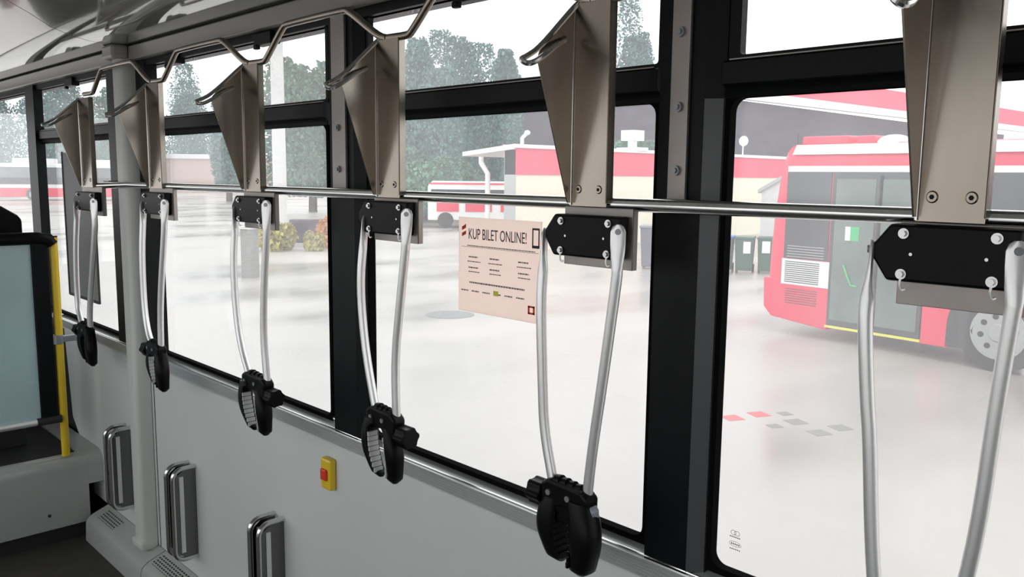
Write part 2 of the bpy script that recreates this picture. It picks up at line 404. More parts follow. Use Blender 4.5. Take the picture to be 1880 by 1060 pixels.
# grey floor-to-ceiling post
gp = empty('grab_post', (-3.33, -0.045, FZ)); tag(gp, 'grey floor-to-ceiling post standing against the wall panel', 'post')
sec = arc((-3.306, -0.044), 0.018, -90, 0, 5) + [(-3.288, -0.0022), (-3.374, -0.0022)] + arc((-3.356, -0.044), 0.018, 180, 270, 5)
o = MB().prism([(x + 3.33, y + 0.045) for x, y in sec], 'z', 0.13, 2.07).build('shaft', M['post'], gp, smooth=True)
MB().prism([(-0.05, 0.043), (-0.052, -0.026), (0.05, -0.026), (0.048, 0.043)], 'z', 0.135, 0.165).build('foot', M['post'], gp, bevel=0.008)
MB().prism([(-0.07, 0.012), (-0.055, -0.045), (0.05, -0.045), (0.06, 0.012)], 'z', 2.03, 2.080).build('head_bracket', M['trim'], gp, bevel=0.01)

# ------------------------------------------------------------ the horizontal rail
rail = MB().tube([(-3.62, -0.082, 1.471), (-3.2, -0.082, 1.482), (-2.4, -0.082, 1.4835), (-1.0, -0.082, 1.4835), (X1, -0.082, 1.4885)], 0.0115, 14).build('handrail', M['chrome'], smooth=True)
tag(rail, 'long polished steel rail running across all the windows', 'rail')

# ------------------------------------------------------------ wheel brackets (upper steel hooks)
RC = [(-0.381, 1.0), (-0.974, 1.0), (-1.567, 1.06), (-2.208, 1.14), (-2.897, 1.28), (-3.588, 1.5)]
BL = ['widest steel bracket at the right edge of the picture, top cut off',
      'steel bracket above the ticket notice, left of the wide black pillar',
      'steel bracket in front of the narrower black pillar',
      'steel bracket in the middle of the window right of the grey post',
      'steel bracket overlapping the grey post',
      'farthest steel bracket, left of the grey post']
def make_bracket():
    r = empty('wheel_bracket', (0, -0.1, 1.48))
    t = 0.0025
    MB().box(-0.041, 0.041, 0, t, -0.002, 0.345).box(0.041 - t, 0.041, 0, 0.018, 0.004, 0.345).build('web', M['steel'], r, bevel=0.0008)
    # tapered side flange, bent towards the aisle
    MB().prism([(0.0, 0.004), (-0.010, 0.004), (-0.090, 0.242), (-0.086, 0.256), (-0.004, 0.336), (0.0, 0.335)], 'x', -0.041, -0.041 + t).build('flange', M['steel'], r)
    MB().tube([(-0.0395, -0.0012, 0.0), (-0.0395, -0.0012, 0.342)], 0.0022, 8).build('bend', M['chrome'], r, smooth=True)
    bo = MB().cyl((-0.022, 0.0, 0.028), (-0.022, -0.002, 0.028), 0.0075, 16, 0.006).build('bolt', M['steel'], r, smooth=True)
    MB().cyl((-0.022, -0.0019, 0.028), (-0.022, -0.0024, 0.028), 0.0032, 6).build('socket', M['black'], bo)
    bo = MB().cyl((0.024, 0.0, 0.028), (0.024, -0.002, 0.028), 0.0075, 16, 0.006).build('bolt', M['steel'], r, smooth=True)
    MB().cyl((0.024, -0.0019, 0.028), (0.024, -0.0024, 0.028), 0.0032, 6).build('socket', M['black'], bo)
    # wire loop that stops the tyre
    p = [(-0.036, 0.004, 0.346), (-0.037, -0.008, 0.336), (-0.037, -0.088, 0.262), (-0.036, -0.122, 0.243), (-0.030, -0.139, 0.238), (-0.020, -0.134, 0.229), (-0.017, -0.112, 0.237), (-0.024, -0.062, 0.268), (-0.034, -0.030, 0.281), (-0.0395, -0.026, 0.284)]
    MB().tube(smooth_path(p, 2), 0.0050, 8).build('wire_loop', M['chrome'], r, smooth=True)
    return r
proto = None
for i, (c, sx) in enumerate(RC):
    b = make_bracket() if i == 0 else copy_tree(proto)
    if i == 0: proto = b
    dz = {4: -0.004, 5: -0.012}.get(i, 0)
    b.location = (c, -0.1, 1.48 + dz); b.scale = (sx, 1, 1.06 if i == 0 else 1)
    tag(b, BL[i], 'bracket', 'tapered steel wheel brackets on the rail')

# overhead bent bars tying the bracket tops together
TL = ['bent steel bar between the bracket over the ticket notice and the nearest bracket',
      'bent overhead bar rising from the bracket at the narrower black pillar, out of the picture',
      'bent overhead bar crossing the narrower black pillar top',
      'bent overhead bar under the ceiling trim, right of the grey post',
      'farthest bent overhead bar, crossing the grey post top']
for i in range(5):
    a, sa = RC[i + 1]; b, sb = RC[i]
    y = -0.092; xa = a + 0.046 * sa; xb = b - 0.036 * sb; L = xb - xa
    p = [(xa - 0.05 * sa, y, 1.828), (xa + 0.018, y, 1.826), (xa + 0.03, y, 1.830), (xa + 0.030 + 0.17 * L, y, 1.905), (xa + 0.05 + 0.17 * L, y, 1.909),
         (xb - 0.04 - 0.18 * L, y, 1.909), (xb - 0.02 - 0.18 * L, y, 1.905), (xb - 0.005, y, 1.836), (xb + 0.03, y, 1.828)]
    o = MB().tube(smooth_path(p, 2), 0.0085, 10).build('tie_bar', M['steel'], smooth=True)
    tag(o, TL[i], 'bar', 'bent overhead bars between the brackets')

# ------------------------------------------------------------ bike holders: black plate, two arms, clamp
ARM = [  # left arm, right arm in (x, z) at the arm plane
    ([(-0.470, 1.440), (-0.468, 1.345), (-0.458, 1.24), (-0.451, 1.192), (-0.440, 1.06), (-0.428, 0.965)], [(-0.296, 1.450), (-0.295, 1.387), (-0.304, 1.267), (-0.312, 1.10), (-0.330, 0.975)]),
    ([(-1.066, 1.425), (-1.063, 1.295), (-1.055, 1.15), (-1.049, 1.062), (-1.022, 0.965)], [(-0.886, 1.440), (-0.887, 1.362), (-0.912, 1.18), (-0.932, 1.049), (-0.940, 0.968)]),
    ([(-1.642, 1.425), (-1.646, 1.30), (-1.645, 1.226), (-1.628, 1.112), (-1.588, 0.980)], [(-1.466, 1.446), (-1.473, 1.366), (-1.494, 1.245), (-1.514, 1.118), (-1.510, 0.99)]),
    ([(-2.293, 1.425), (-2.294, 1.28), (-2.290, 1.15), (-2.266, 1.041), (-2.212, 0.950)], [(-2.088, 1.446), (-2.093, 1.366), (-2.117, 1.201), (-2.126, 1.078), (-2.112, 0.96)]),
    ([(-2.985, 1.42), (-2.990, 1.25), (-2.992, 1.067), (-2.968, 0.974), (-2.930, 0.935)], [(-2.770, 1.430), (-2.787, 1.327), (-2.830, 1.16), (-2.850, 1.05), (-2.856, 0.94)]),
    ([(-3.690, 1.40), (-3.71, 1.2), (-3.722, 0.981), (-3.692, 0.93), (-3.668, 0.90)], [(-3.452, 1.415), (-3.457, 1.31), (-3.535, 1.09), (-3.570, 0.98), (-3.580, 0.905)]),
]
HL = ['bike holder at the right edge, its arms running out of the picture bottom',
      'bike holder with closed black clamp, hanging right of the ticket notice',
      'bike holder with open black clamp beside the narrower black pillar',
      'bike holder hanging in the middle of the window right of the grey post',
      'bike holder hanging directly right of the grey post',
      'farthest bike holder, beside the yellow pole']
AY = -0.122
def jaw(parent, top, bot, w, side, gap, y0, dep, padm='toothgrey'):
    """one curved jaw: top, bot (x,z); C-shaped section whose hollow faces side (+1 right, -1 left)"""
    n = 13; m = 14; vs = []; fs = []
    for i in range(n):
        t = i / (n - 1)
        x = top[0] + (bot[0] - top[0]) * t; z = top[1] + (bot[1] - top[1]) * t
        bow = -side * 0.012 * math.sin(math.pi * t)            # jaw bows outwards
        prof = (0.72 + 0.28 * math.sin(math.pi * min(1, t * 1.25) * 0.8 + 0.3)) * (1.0 if t < 0.86 else math.sqrt(max(0.02, 1 - ((t - 0.86) / 0.15) ** 2)))
        hw = w * prof; hd = dep * prof
        yc = y0 - 0.006 * math.sin(math.pi * t)
        for k in range(m):
            a = 2 * math.pi * k / m
            cx_ = math.cos(a); sy_ = math.sin(a)
            px = hw * (abs(cx_) ** 0.7) * (1 if cx_ > 0 else -1)
            py = hd * (abs(sy_) ** 0.7) * (1 if sy_ > 0 else -1)
            if cx_ * side > 0.2 and 0.12 < t < 0.9: px *= 0.35 if padm == 'toothgrey' else 0.8    # hollow for the pad
            vs.append((x + bow + px, yc + py, z))
    for i in range(n - 1):
        for k in range(m):
            k2 = (k + 1) % m
            fs.append((i * m + k, i * m + k2, (i + 1) * m + k2, (i + 1) * m + k))
    fs += [tuple(range(m - 1, -1, -1)), tuple(range((n - 1) * m, n * m))]
    j = MB().add(vs, fs).build('clamp_jaw', M['black'], parent, smooth=True)
    pad = MB()
    for q in range(8):
        t = 0.26 + 0.6 * q / 7
        x = top[0] + (bot[0] - top[0]) * t - side * 0.012 * math.sin(math.pi * t) + side * w * (0.36 if padm == 'toothgrey' else 0.62)
        z = top[1] + (bot[1] - top[1]) * t; d = dep * 0.66 * (0.6 + 0.4 * math.sin(math.pi * (0.15 + 0.75 * (t))))
        xa, xb = sorted((x, x + side * 0.005))
        pad.box(xa, xb, y0 - 0.008 - d, y0 - 0.008 + d, z - 0.0058, z + 0.0042)
    pd = pad.build('tooth_pad', M[padm], j)
    if padm == 'toothgrey': pd['label'] = 'grey ribbed grip pad'
    return j
def holder(i):
    c, sx = RC[i]; dz = (0.0, -0.011, -0.004, -0.009, -0.013, -0.026)[i]
    r = empty('bike_holder', (0, 0, 0)); tag(r, HL[i], 'bike holder', 'bike holders hanging from the rail')
    px = lambda u: c + u * sx + 0.001
    zc = 1.437 + dz
    zb = 1.369 if i == 0 else 1.384 + dz
    MB().box(px(-0.062), px(0.093), -0.092, -0.089, zb, 1.477).box(px(0.093) - 0.002, px(0.093), -0.092, -0.078, zb, 1.477).build('back_plate', M['strip'], r, bevel=0.001)
    hexo = [(-0.088, -0.006), (-0.068, -0.036), (0.079, -0.036), (0.086, 0.038), (-0.066, 0.038), (-0.088, 0.010)]
    MB().prism([(px(u), zc + v) for u, v in hexo], 'y', -0.116, -0.092).build('mounting_plate', M['black'], r, bevel=0.004)
    for k, (u, v) in enumerate([(-0.048, 0.026), (-0.048, -0.026), (0.060, 0.026), (0.058, -0.026)]):
        mb = MB().cyl((px(u), -0.1155, zc + v), (px(u), -0.1185, zc + v), 0.0068, 14).cyl((px(u), -0.118, zc + v), (px(u), -0.1225, zc + v), 0.0042, 6)
        mb.build('bolt', M['bolt'], r, smooth=True)
        if v < 0:
            MB().tube(smooth_path([(px(u), -0.117, zc + v - 0.004), (px(u) - 0.001, -0.118, zc + v - 0.014), (px(u) + 0.001, -0.116, zc + v - 0.021), (px(u) + 0.005, -0.114, zc + v - 0.019)], 1), 0.0016, 6).build('clip', M['alu'], r, smooth=True)
    for u in (-0.038, 0.050):
        MB().cyl((px(u), -0.1155, zc), (px(u), -0.1172, zc), 0.0022, 8).build('rivet', M['bolt'], r)
    ws = (1 + sx) / 2
    for side, pts in zip((-1, 1), ARM[i]):
        nrm = Vector((0.55, -0.83, 0)) if side > 0 else Vector((-0.93, -0.36, 0))
        yy = [AY + 0.012 if side < 0 else AY - 0.001] + [AY] * (len(pts) - 1)
        p3 = [Vector((x, y, z)) for (x, z), y in zip(pts, yy)]
        tab = p3[0].copy(); d01 = (p3[1] - p3[0]).normalized()
        p3 = [tab - d01 * 0.012, tab - d01 * 0.0085, tab, tab + d01 * 0.018, tab + d01 * 0.042] + smooth_path([tab + d01 * 0.065] + p3[1:], 2)
        rr = []
        for k, q in enumerate(p3):
            if k < 5: rr.append((0.0035 if k < 4 else 0.006, [0.004, 0.0095, 0.0130, 0.0130, 0.0118][k] * ws))
            else: rr.append((0.0095, 0.0095 * ws))
        a = MB().tube(p3, 0, 14, flat=rr, up=nrm).build('arm', M['alu'], r, smooth=True)
        MB().cyl(tab + nrm * 0.003, tab + nrm * 0.0055, 0.0052, 10).build('pivot_bolt', M['greyclamp'], a, smooth=True)
    # clamp
    (lx, lz) = ARM[i][0][-1]; (rx_, rz_) = ARM[i][1][-1]
    zt = (lz + rz_) / 2; mid = (lx + rx_) / 2; y0 = AY
    hub = MB()
    hub.prism([(lx - 0.014 * ws, zt - 0.040), (lx - 0.016 * ws, zt + 0.006), (lx, zt + 0.016), (rx_, zt + 0.012), (rx_ + 0.016 * ws, zt), (rx_ + 0.014 * ws, zt - 0.045), (mid, zt - 0.03)], 'y', y0 - 0.020, y0 + 0.014)
    hub.build('clamp_hub', M['black'], r, bevel=0.006)
    fl = MB()
    for q, u in enumerate((0.22, 0.42, 0.62, 0.82)):
        x = lx + (rx_ - lx) * u
        fl.cyl((x - 0.007 * ws, y0 - 0.004, zt + 0.010), (x + 0.007 * ws, y0 - 0.004, zt + 0.012), 0.013 - 0.0015 * q, 12)
    fl.build('ratchet', M['black'], r, bevel=0.001)
    for x in (lx + 0.006, mid + 0.012 * ws):
        MB().cyl((x, y0 - 0.019, zt - 0.008), (x, y0 - 0.0235, zt - 0.008), 0.0055, 12).build('hub_bolt', M['greyclamp'], r, smooth=True)
    if i in (2, 3):     # open jaws, knob to the right
        jaw(r, (lx + 0.002, zt - 0.010), (mid - 0.006 * ws, zt - 0.145), 0.021 * ws, 1, 0, y0 - 0.012, 0.020)
        jaw(r, (mid + 0.012 * ws, zt - 0.015), (mid + 0.030 * ws, zt - 0.155), 0.023 * ws, -1, 0, y0, 0.022)
        kx, ks = rx_ + 0.02 * ws, 1
    elif i in (1,):
        jaw(r, (lx + 0.008, zt - 0.010), (mid - 0.024, zt - 0.142), 0.028, 1, 0, y0 + 0.004, 0.027, 'black')
        jaw(r, (rx_ - 0.010, zt - 0.010), (rx_ - 0.006, zt - 0.148), 0.030, -1, 0, y0 - 0.004, 0.027, 'black')
        MB().box(lx + 0.005, rx_ - 0.005, y0 - 0.016, y0 + 0.014, zt - 0.062, zt - 0.02).build('web', M['black'], r, bevel=0.006)
        MB().prism([(rx_ + 0.012, zt - 0.01), (rx_ + 0.022, zt - 0.02), (rx_ + 0.026, zt - 0.07), (rx_ + 0.014, zt - 0.07)], 'y', y0 - 0.012, y0 + 0.008).build('lever', M['greyclamp'], r, bevel=0.003)
        kx, ks = lx - 0.016, -1
    else:
        jaw(r, (lx + 0.004, zt - 0.010), (lx + 0.032 * ws, zt - 0.140), 0.020 * ws, 1, 0, y0, 0.020, 'toothgrey' if i == 4 else 'black')
        jaw(r, (rx_ - 0.006, zt - 0.012), (rx_ + 0.008 * ws, zt - 0.152), 0.0235 * ws, -1, 0, y0, 0.022, 'black')
        kx, ks = lx - 0.016 * ws, -1
    kz = zt - 0.035 if ks > 0 else zt - 0.022
    kn = MB(); vs = []; NN = 24
    sh = []
    for k in range(NN):
        a = 2 * math.pi * k / NN; rr = 0.0255 if (k // 2) % 2 == 0 else 0.0222
        sh.append((y0 - 0.002 + rr * math.cos(a), kz + rr * math.sin(a)))
    xa, xb = sorted((kx, kx + ks * 0.034 * ws))
    kn.prism(sh, 'x', xa, xb)
    kn.build('clamp_knob', M['black'], r, bevel=0.002)
    return r
for i in range(6): holder(i)

# ------------------------------------------------------------ wheel guides on the wall panel
GL = ['nearest wheel guide, cut off by the bottom edge of the picture',
      'wheel guide on the wall panel just right of the grey post',
      'far wheel guide partly hidden behind the grey post']
def guide():
    r = empty('wheel_guide', (0, 0, 0.13))
    for x in (0.0, -0.056):
        p = [(0.0, 0.343)] + [(-0.048 + dx, 0.343 - 0.036 + dz) for dx, dz in arc((0, 0), 0.036, 90, 180, 6)] + [(-0.048 + dx, 0.040 + dz) for dx, dz in arc((0, 0), 0.036, 180, 270, 6)] + [(0.0, 0.004)]
        lo = MB().tube([(x, y, z) for y, z in p], 0.0085, 12).build('loop', M['chrome'], r, smooth=True)
        MB().prism([(0.0, 0.335), (-0.046, 0.335), (-0.070, 0.318), (-0.078, 0.300), (-0.078, 0.045), (-0.070, 0.025), (-0.046, 0.010), (0.0, 0.010)], 'x', x - 0.0015, x + 0.0015).build('sheet', M['darksteel'], lo)
        MB().box(x + 0.0015, x + 0.0045, -0.062, -0.046, 0.03, 0.315).build('edge_strip', M['alu'], lo, bevel=0.001)
    return r
g0 = guide()
for k, x in enumerate((-2.265, -2.905, -3.535)):
    g = g0 if k == 0 else copy_tree(g0)
    g.location = (x, -0.0005, 0.135); tag(g, GL[k], 'wheel guide', 'steel wheel guides on the wall panel')

# yellow push button box
b = empty('stop_button', (-1.985, 0, 0.70)); tag(b, 'small yellow push-button box with red button on the grey panel', 'button')
MB().prism([(-0.026, -0.045), (0.026, -0.045), (0.026, 0.045), (-0.026, 0.045)], 'y', -0.022, 0.0).build('housing', M['yellow'], b, bevel=0.007)
MB().box(-0.014, 0.014, -0.030, -0.021, -0.016, 0.016).build('push_button', M['redbtn'], b, bevel=0.003)

# ------------------------------------------------------------ front end: podium, partition, yellow pole
PX = -3.9
pod = empty('wheel_arch_box', (PX, -0.3, FZ)); tag(pod, 'light grey rounded podium box crossing the floor under the yellow pole', 'podium')
pr = [(0.0, -0.02 - FZ)] + [(-0.055 + dx, 0.235 - FZ + dz) for dx, dz in arc((0, 0), 0.055, 0, 90, 8)] + [(-0.65, 0.290 - FZ), (-0.65, -0.02 - FZ)]
def pod_poly(y0, y1, zlo):
    return MB().prism([(x, max(z, zlo)) for x, z in pr], 'y', y0, y1)
pod_poly(-0.72, 0.235, 0.065).build('box', M['podium'], pod, smooth=True)
pod_poly(0.2352, 0.299, 0.24).build('end_cap', M['podium'], pod, smooth=True)
MB().box(-0.65, -0.060, -0.72, 0.20, 0.380, 0.384).build('top_mat', M['dark'], pod)
MB().cyl((0.0, 0.07, 0.135), (0.002, 0.07, 0.135), 0.007, 10).build('screw', M['dark'], pod)
MB().box(-0.64, -0.02, -0.7, 0.22, 0.0, 0.066).build('gap_shade', M['dark'], pod)  # dark block standing in for the shade in the gap under the podium
yp = empty('grab_pole', (PX - 0.03, -0.142, 0.29)); tag(yp, 'yellow upright pole standing on the grey podium', 'pole')
MB().cyl((0, 0, 0.0), (0, 0, 0.962), 0.0165, 18).build('pole', M['yellow'], yp, smooth=True)
MB().cyl((0, 0, 0.960), (0, 0, 0.966), 0.017, 18).build('cap', M['black'], yp, smooth=True)
cl = MB().tube([(0, -0.006, 0.50), (0, -0.006, 0.54)], 0.023, 16)
cl.prism([(-0.014, -0.01), (0.014, -0.01), (0.012, 0.10), (0.0, 0.141), (-0.012, 0.141)], 'z', 0.507, 0.533)
cl.prism([(-0.008, -0.075), (0.008, -0.075), (0.012, 0.0), (-0.012, 0.0)], 'z', 0.505, 0.532)
q = cl.build('pole_clamp', M['greyclamp'], yp, bevel=0.002); q['label'] = 'grey clamp bracket'
pt = empty('partition', (PX - 0.03, -0.5, 0.29)); tag(pt, 'frosted glass partition with black top rail, left of the yellow pole', 'partition')
MB().tube([(0, -0.5, 0.958), (0, 0.30, 0.958), (0, 0.340, 0.950), (0, 0.352, 0.93)], 0.0265, 14).build('top_rail', M['black'], pt, smooth=True)
MB().box(-0.016, 0.012, 0.268, 0.335, 0.18, 0.945).build('upright', M['blackfr'], pt, bevel=0.006)
MB().box(-0.006, 0.004, -0.5, 0.285, 0.185, 0.935).build('glass_panel', M['frost'], pt)
MB().cyl((0.01, -0.5, 0.172), (0.01, 0.262, 0.172), 0.014, 14).build('lower_rail', M['alu'], pt, smooth=True)
MB().cyl((0.01, 0.25, 0.172), (0.01, 0.345, 0.172), 0.0165, 14).build('rail_sleeve', M['dark'], pt, smooth=True)
# dark end of the cab behind the partition
cab = MB().box(-5.9, -4.57, -1.2, -0.02, FZ, 0.30).box(-5.9, -4.75, -0.6, 0.018, 0.30, 0.79)
tag(cab.build('cab_console', M['dark'], bevel=0.02), 'dark cab console behind the partition', 'console')
dh = empty('plastic_housing', (-4.25, -0.36, 1.25)); tag(dh, 'black rounded plastic housing showing above the black partition rail', 'housing')
dpf = [(-0.25, -0.3), (0.135, -0.3), (0.135, 0.075), (0.12, 0.095), (0.06, 0.135), (0.0, 0.160), (-0.1, 0.172), (-0.25, 0.172)]
MB().prism(dpf, 'y', -0.08, 0.0).build('shell', M['black'], dh, bevel=0.01)
dh.rotation_euler = (0, 0, math.radians(90))
dh.location = (-4.25, -0.33, 1.24)
MB().cyl((0.0, -0.079, 0.105), (0.0, -0.084, 0.105), 0.012, 12).build('screw', M['bolt'], dh, smooth=True)
MB().box(-0.2, 0.1, -0.06, -0.02, -0.944, -0.29).build('stalk', M['dark'], dh)
mr = empty('cab_mirror', (-4.6, -0.40, 1.62)); tag(mr, 'pale mirror edge at the far left of the picture', 'mirror')
MB().sphere((0, 0, 0.05), 0.02, 0.055, 0.14, 14, 10).build('mirror_shell', M['chrome'], mr, smooth=True)
MB().tube([(0, -0.03, 0.1), (0, -0.15, 0.3), (0, -0.25, 0.47)], 0.008, 8).build('mirror_arm', M['black'], mr, smooth=True)

# ------------------------------------------------------------ notices on the glass
def text(s, x, z, size, m, parent, y, sx=1.0):
    cu = bpy.data.curves.new('lettering', 'FONT'); cu.body = s; cu.size = size; cu.extrude = 0.0002
    cu.materials.append(m)
    o = bpy.data.objects.new('lettering', cu); COL.objects.link(o); o.parent = parent
    me = bpy.data.meshes.new_from_object(o); me.name = 'lettering'
    bpy.data.objects.remove(o)
    o = bpy.data.objects.new('lettering', me); COL.objects.link(o); o.parent = parent
    o.location = (x, y, z); o.rotation_euler = (math.pi / 2, 0, 0); o.scale = (sx, 1, 1)
    return o
nt = empty('ticket_notice', (-1.470, 0.0265, 1.223)); tag(nt, 'pale printed notice headed KUP BILET ONLINE stuck on the glass', 'notice')
MB().box(0, 0.262, 0, 0.002, 0, 0.214).build('sheet', M['paper'], nt)
t = text('KUP BILET ONLINE!', 0.034, 0.166, 0.034, M['ink'], nt, -0.0008, 0.63)
mb = MB()
mb.add([(0.012, -0.0006, 0.184), (0.026, -0.0006, 0.190), (0.026, -0.0006, 0.199), (0.012, -0.0006, 0.192)], [(0, 1, 2, 3)])
mb.add([(0.012, -0.0006, 0.170), (0.026, -0.0006, 0.176), (0.026, -0.0006, 0.184), (0.012, -0.0006, 0.178)], [(0, 1, 2, 3)])
mb.box(0.226, 0.246, -0.0006, 0, 0.018, 0.022).box(0.226, 0.246, -0.0006, 0, 0.032, 0.036).box(0.226, 0.231, -0.0006, 0, 0.018, 0.036).box(0.241, 0.246, -0.0006, 0, 0.018, 0.036)
mb.build('emblem', M['redbtn'], nt)
mb = MB()     # phone outline at the top right
for (a, b_, c_, d_) in ((0.236, 0.239, 0.160, 0.198), (0.254, 0.257, 0.160, 0.198), (0.236, 0.257, 0.196, 0.200), (0.236, 0.257, 0.158, 0.164)):
    mb.box(a, b_, -0.0006, 0, c_, d_)
mb.build('phone_emblem', M['ink'], nt)
mb = MB(); rnd = random.Random(3)
def microline(x0, x1, z, h):
    x = x0
    while x < x1:
        w = rnd.uniform(0.003, 0.009); mb.box(x, min(x + w, x1), -0.0005, 0, z, z + h); x += w + 0.0016
mb.box(0.012, 0.255, -0.0005, 0, 0.1475, 0.1483)
microline(0.030, 0.245, 0.1495, 0.0022)
for x0 in (0.035, 0.105, 0.195):
    microline(x0, x0 + 0.030, 0.124, 0.003); microline(x0 - 0.004, x0 + 0.040, 0.114, 0.0022); microline(x0, x0 + 0.032, 0.100, 0.003); microline(x0, x0 + 0.036, 0.091, 0.0022)
microline(0.038, 0.215, 0.066, 0.0036)
for k in range(6): microline(0.010 + 0.036 * k, 0.034 + 0.036 * k, 0.047, 0.003)
mb.build('small_print', M['greyink'], nt)
MB().box(0.118, 0.134, -0.0006, 0, 0.045, 0.056).build('yellow_mark', M['yell2'], nt)
gs = empty('grey_notice', (-4.32, 0.0265, 0.958)); tag(gs, 'grey hanging notice seen from behind, on the far left window', 'notice')
MB().box(0, 0.40, 0, 0.002, 0, 0.655).build('sheet', M['greysheet'], gs)
MB().box(-0.012, 0.0, -0.003, 0.003, -0.01, 0.66).box(0.4, 0.412, -0.003, 0.003, -0.01, 0.66).box(0, 0.4, -0.003, 0.003, -0.012, 0).build('edge_frame', M['dark'], gs)
# etched maker's marks in the corner of the nearest window
em = empty('etched_mark', (-0.745, 0.0285, 0.875)); tag(em, 'small etched maker mark in the lower corner of the nearest window', 'mark')
mb = MB()
def ring(cx_, cz_, a_, b_, w):
    n = 20
    for k in range(n):
        t0 = 2 * math.pi * k / n; t1 = 2 * math.pi * (k + 1) / n
        mb.add([(cx_ + a_ * math.cos(t0), 0, cz_ + b_ * math.sin(t0)), (cx_ + a_ * math.cos(t1), 0, cz_ + b_ * math.sin(t1)),
                (cx_ + (a_ - w) * math.cos(t1), 0, cz_ + (b_ - w) * math.sin(t1)), (cx_ + (a_ - w) * math.cos(t0), 0, cz_ + (b_ - w) * math.sin(t0))], [(0, 1, 2, 3)])
ring(0.010, 0.046, 0.0055, 0.0045, 0.0008); ring(0.017, 0.046, 0.0055, 0.0045, 0.0008); ring(0.014, 0.026, 0.012, 0.005, 0.0007)
for k in range(6): mb.box(0.003 + 0.0036 * k, 0.0055 + 0.0036 * k, -0.0002, 0, 0.0375, 0.0395)
for k in range(5): mb.box(0.006 + 0.0036 * k, 0.0082 + 0.0036 * k, -0.0002, 0, 0.0245, 0.0275)
for k in range(6): mb.box(0.004 + 0.0036 * k, 0.0062 + 0.0036 * k, -0.0002, 0, 0.0155, 0.0175)
mb.build('etching', M['greyink'], em)

# ------------------------------------------------------------ outside: red bus
B = empty('city_bus', (-3.27, 10.48, GZ), math.atan2(-0.1, 0.995)); tag(B, 'red and white city bus parked close by on the right', 'bus')
LB = 8.5
body = MB(); vs = []; fs = []
lev = [(0.80, -3.52, 0.0), (1.30, -3.51, 0.0), (1.9, -3.47, 0.0), (2.40, -3.40, 0.0), (2.62, -3.36, 0.012), (2.80, -3.30, 0.04), (2.89, -3.22, 0.10), (2.92, -3.10, 0.2)]
for z, xr, ins in lev:
    ring_ = [(xr, 0.22), (xr + 0.03, 0.10), (xr + 0.10, ins + 0.03), (xr + 0.24, ins), (LB, ins), (LB, 2.5 - ins), (xr + 0.24, 2.5 - ins), (xr, 2.3)]
    vs += [(x, y, z) for x, y in ring_]
m = 8
for i in range(len(lev) - 1):
    for k in range(m): fs.append((i * m + k, i * m + (k + 1) % m, (i + 1) * m + (k + 1) % m, (i + 1) * m + k))
fs += [tuple(range(m - 1, -1, -1)), tuple(range((len(lev) - 1) * m, len(lev) * m))]
body.add(vs, fs).build('body', M['busred'], B, smooth=True)
MB().prism([(-3.52, 0.86), (-3.50, 0.40), (-3.36, 0.26), (-2.40, 0.17), (-2.40, 0.86)], 'y', -0.01, 2.5).build('rear_skirt', M['busred'], B, bevel=0.01)
MB().box(-1.0, -0.62, -0.01, 2.5, 0.20, 0.86).box(0.62, LB, -0.01, 2.5, 0.22, 0.86).build('side_skirt', M['busred'], B, bevel=0.01)
MB().box(-3.18, LB, -0.012, 0.02, 2.50, 2.585).build('white_stripe', M['buswhite'], B)
MB().prism([(-0.012, 2.755), (0.02, 2.80), (0.085, 2.90), (0.11, 2.90), (0.06, 2.80), (0.03, 2.755)], 'x', -3.12, LB).build('roof_stripe', M['buswhite'], B)
MB().box(-3.18, -2.44, -0.012, 0.02, 1.19, 2.50).build('rear_side_window', M['busglass'], B)
gr = MB().box(-3.2, -2.40, -0.02, 0.0, 0.79, 1.18).build('grille_panel', M['buswhite'], B)
mb = MB()
for k in range(11): mb.box(-3.14, -2.56, -0.026, -0.018, 0.825 + 0.031 * k, 0.836 + 0.031 * k)
mb.build('grille_slots', M['dark'], gr)
mb = MB()
for k in range(7): mb.box(-3.12, -2.58, -0.016, -0.008, 0.50 + 0.036 * k, 0.508 + 0.036 * k)
mb.build('skirt_slots', M['tyre'], B)
mb = MB()
for k in range(5): mb.box(-3.12, -2.50, -0.02, -0.01, 1.215 + 0.04 * k, 1.225 + 0.04 * k)
mb.build('window_louvres', M['grey'], B)
dr = MB().box(-2.42, -1.02, -0.006, 0.02, 0.26, 2.50).build('door_frame', M['busglass'], B)
dl = MB().box(-2.36, -1.76, -0.014, 0.0, 0.34, 2.40).build('door', M['doorglass'], B)
dl2 = MB().box(-1.66, -1.07, -0.014, 0.0, 0.34, 2.40).build('door', M['doorglass'], B)
MB().tube([(-2.17, -0.03, 1.16), (-2.1, -0.03, 1.0), (-2.04, -0.03, 0.88), (-1.95, -0.03, 0.87)], 0.014, 6).build('door_handle', M['green'], dl)
MB().box(-2.10, -1.97, -0.018, -0.012, 1.52, 1.72).build('door_sticker', M['green'], dl)
MB().box(-2.18, -2.10, -0.018, -0.012, 1.52, 1.72).build('door_sticker', M['buswhite'], dl)
MB().box(-1.70, -1.72 + 0.06, -0.022, 0.0, 0.3, 2.45).build('door_seal', M['rubber'], B)
MB().box(-2.42, -1.0, -0.02, 0.3, 0.215, 0.25).build('step_edge', M['yell2'], B)
MB().box(-1.0, LB, -0.012, 0.02, 0.86, 2.50).build('side_window', M['busglass'], B)
MB().box(-1.0, -0.60, -0.014, 0.0, 0.78, 0.85).build('white_trim', M['buswhite'], B)
MB().prism(arc((0, 0.5), 0.66, 0, 180, 18) + [(-0.66, 0.22), (0.66, 0.22)], 'y', -0.016, 0.30).build('wheel_arch', M['tyre'], B)
wh = MB().tube([(0, -0.02, 0.5), (0, -0.05, 0.5), (0, -0.06, 0.5), (0, 0.26, 0.5)], [0.46, 0.50, 0.50, 0.50], 36)
w = wh.build('wheel', M['tyre'], B, smooth=True)
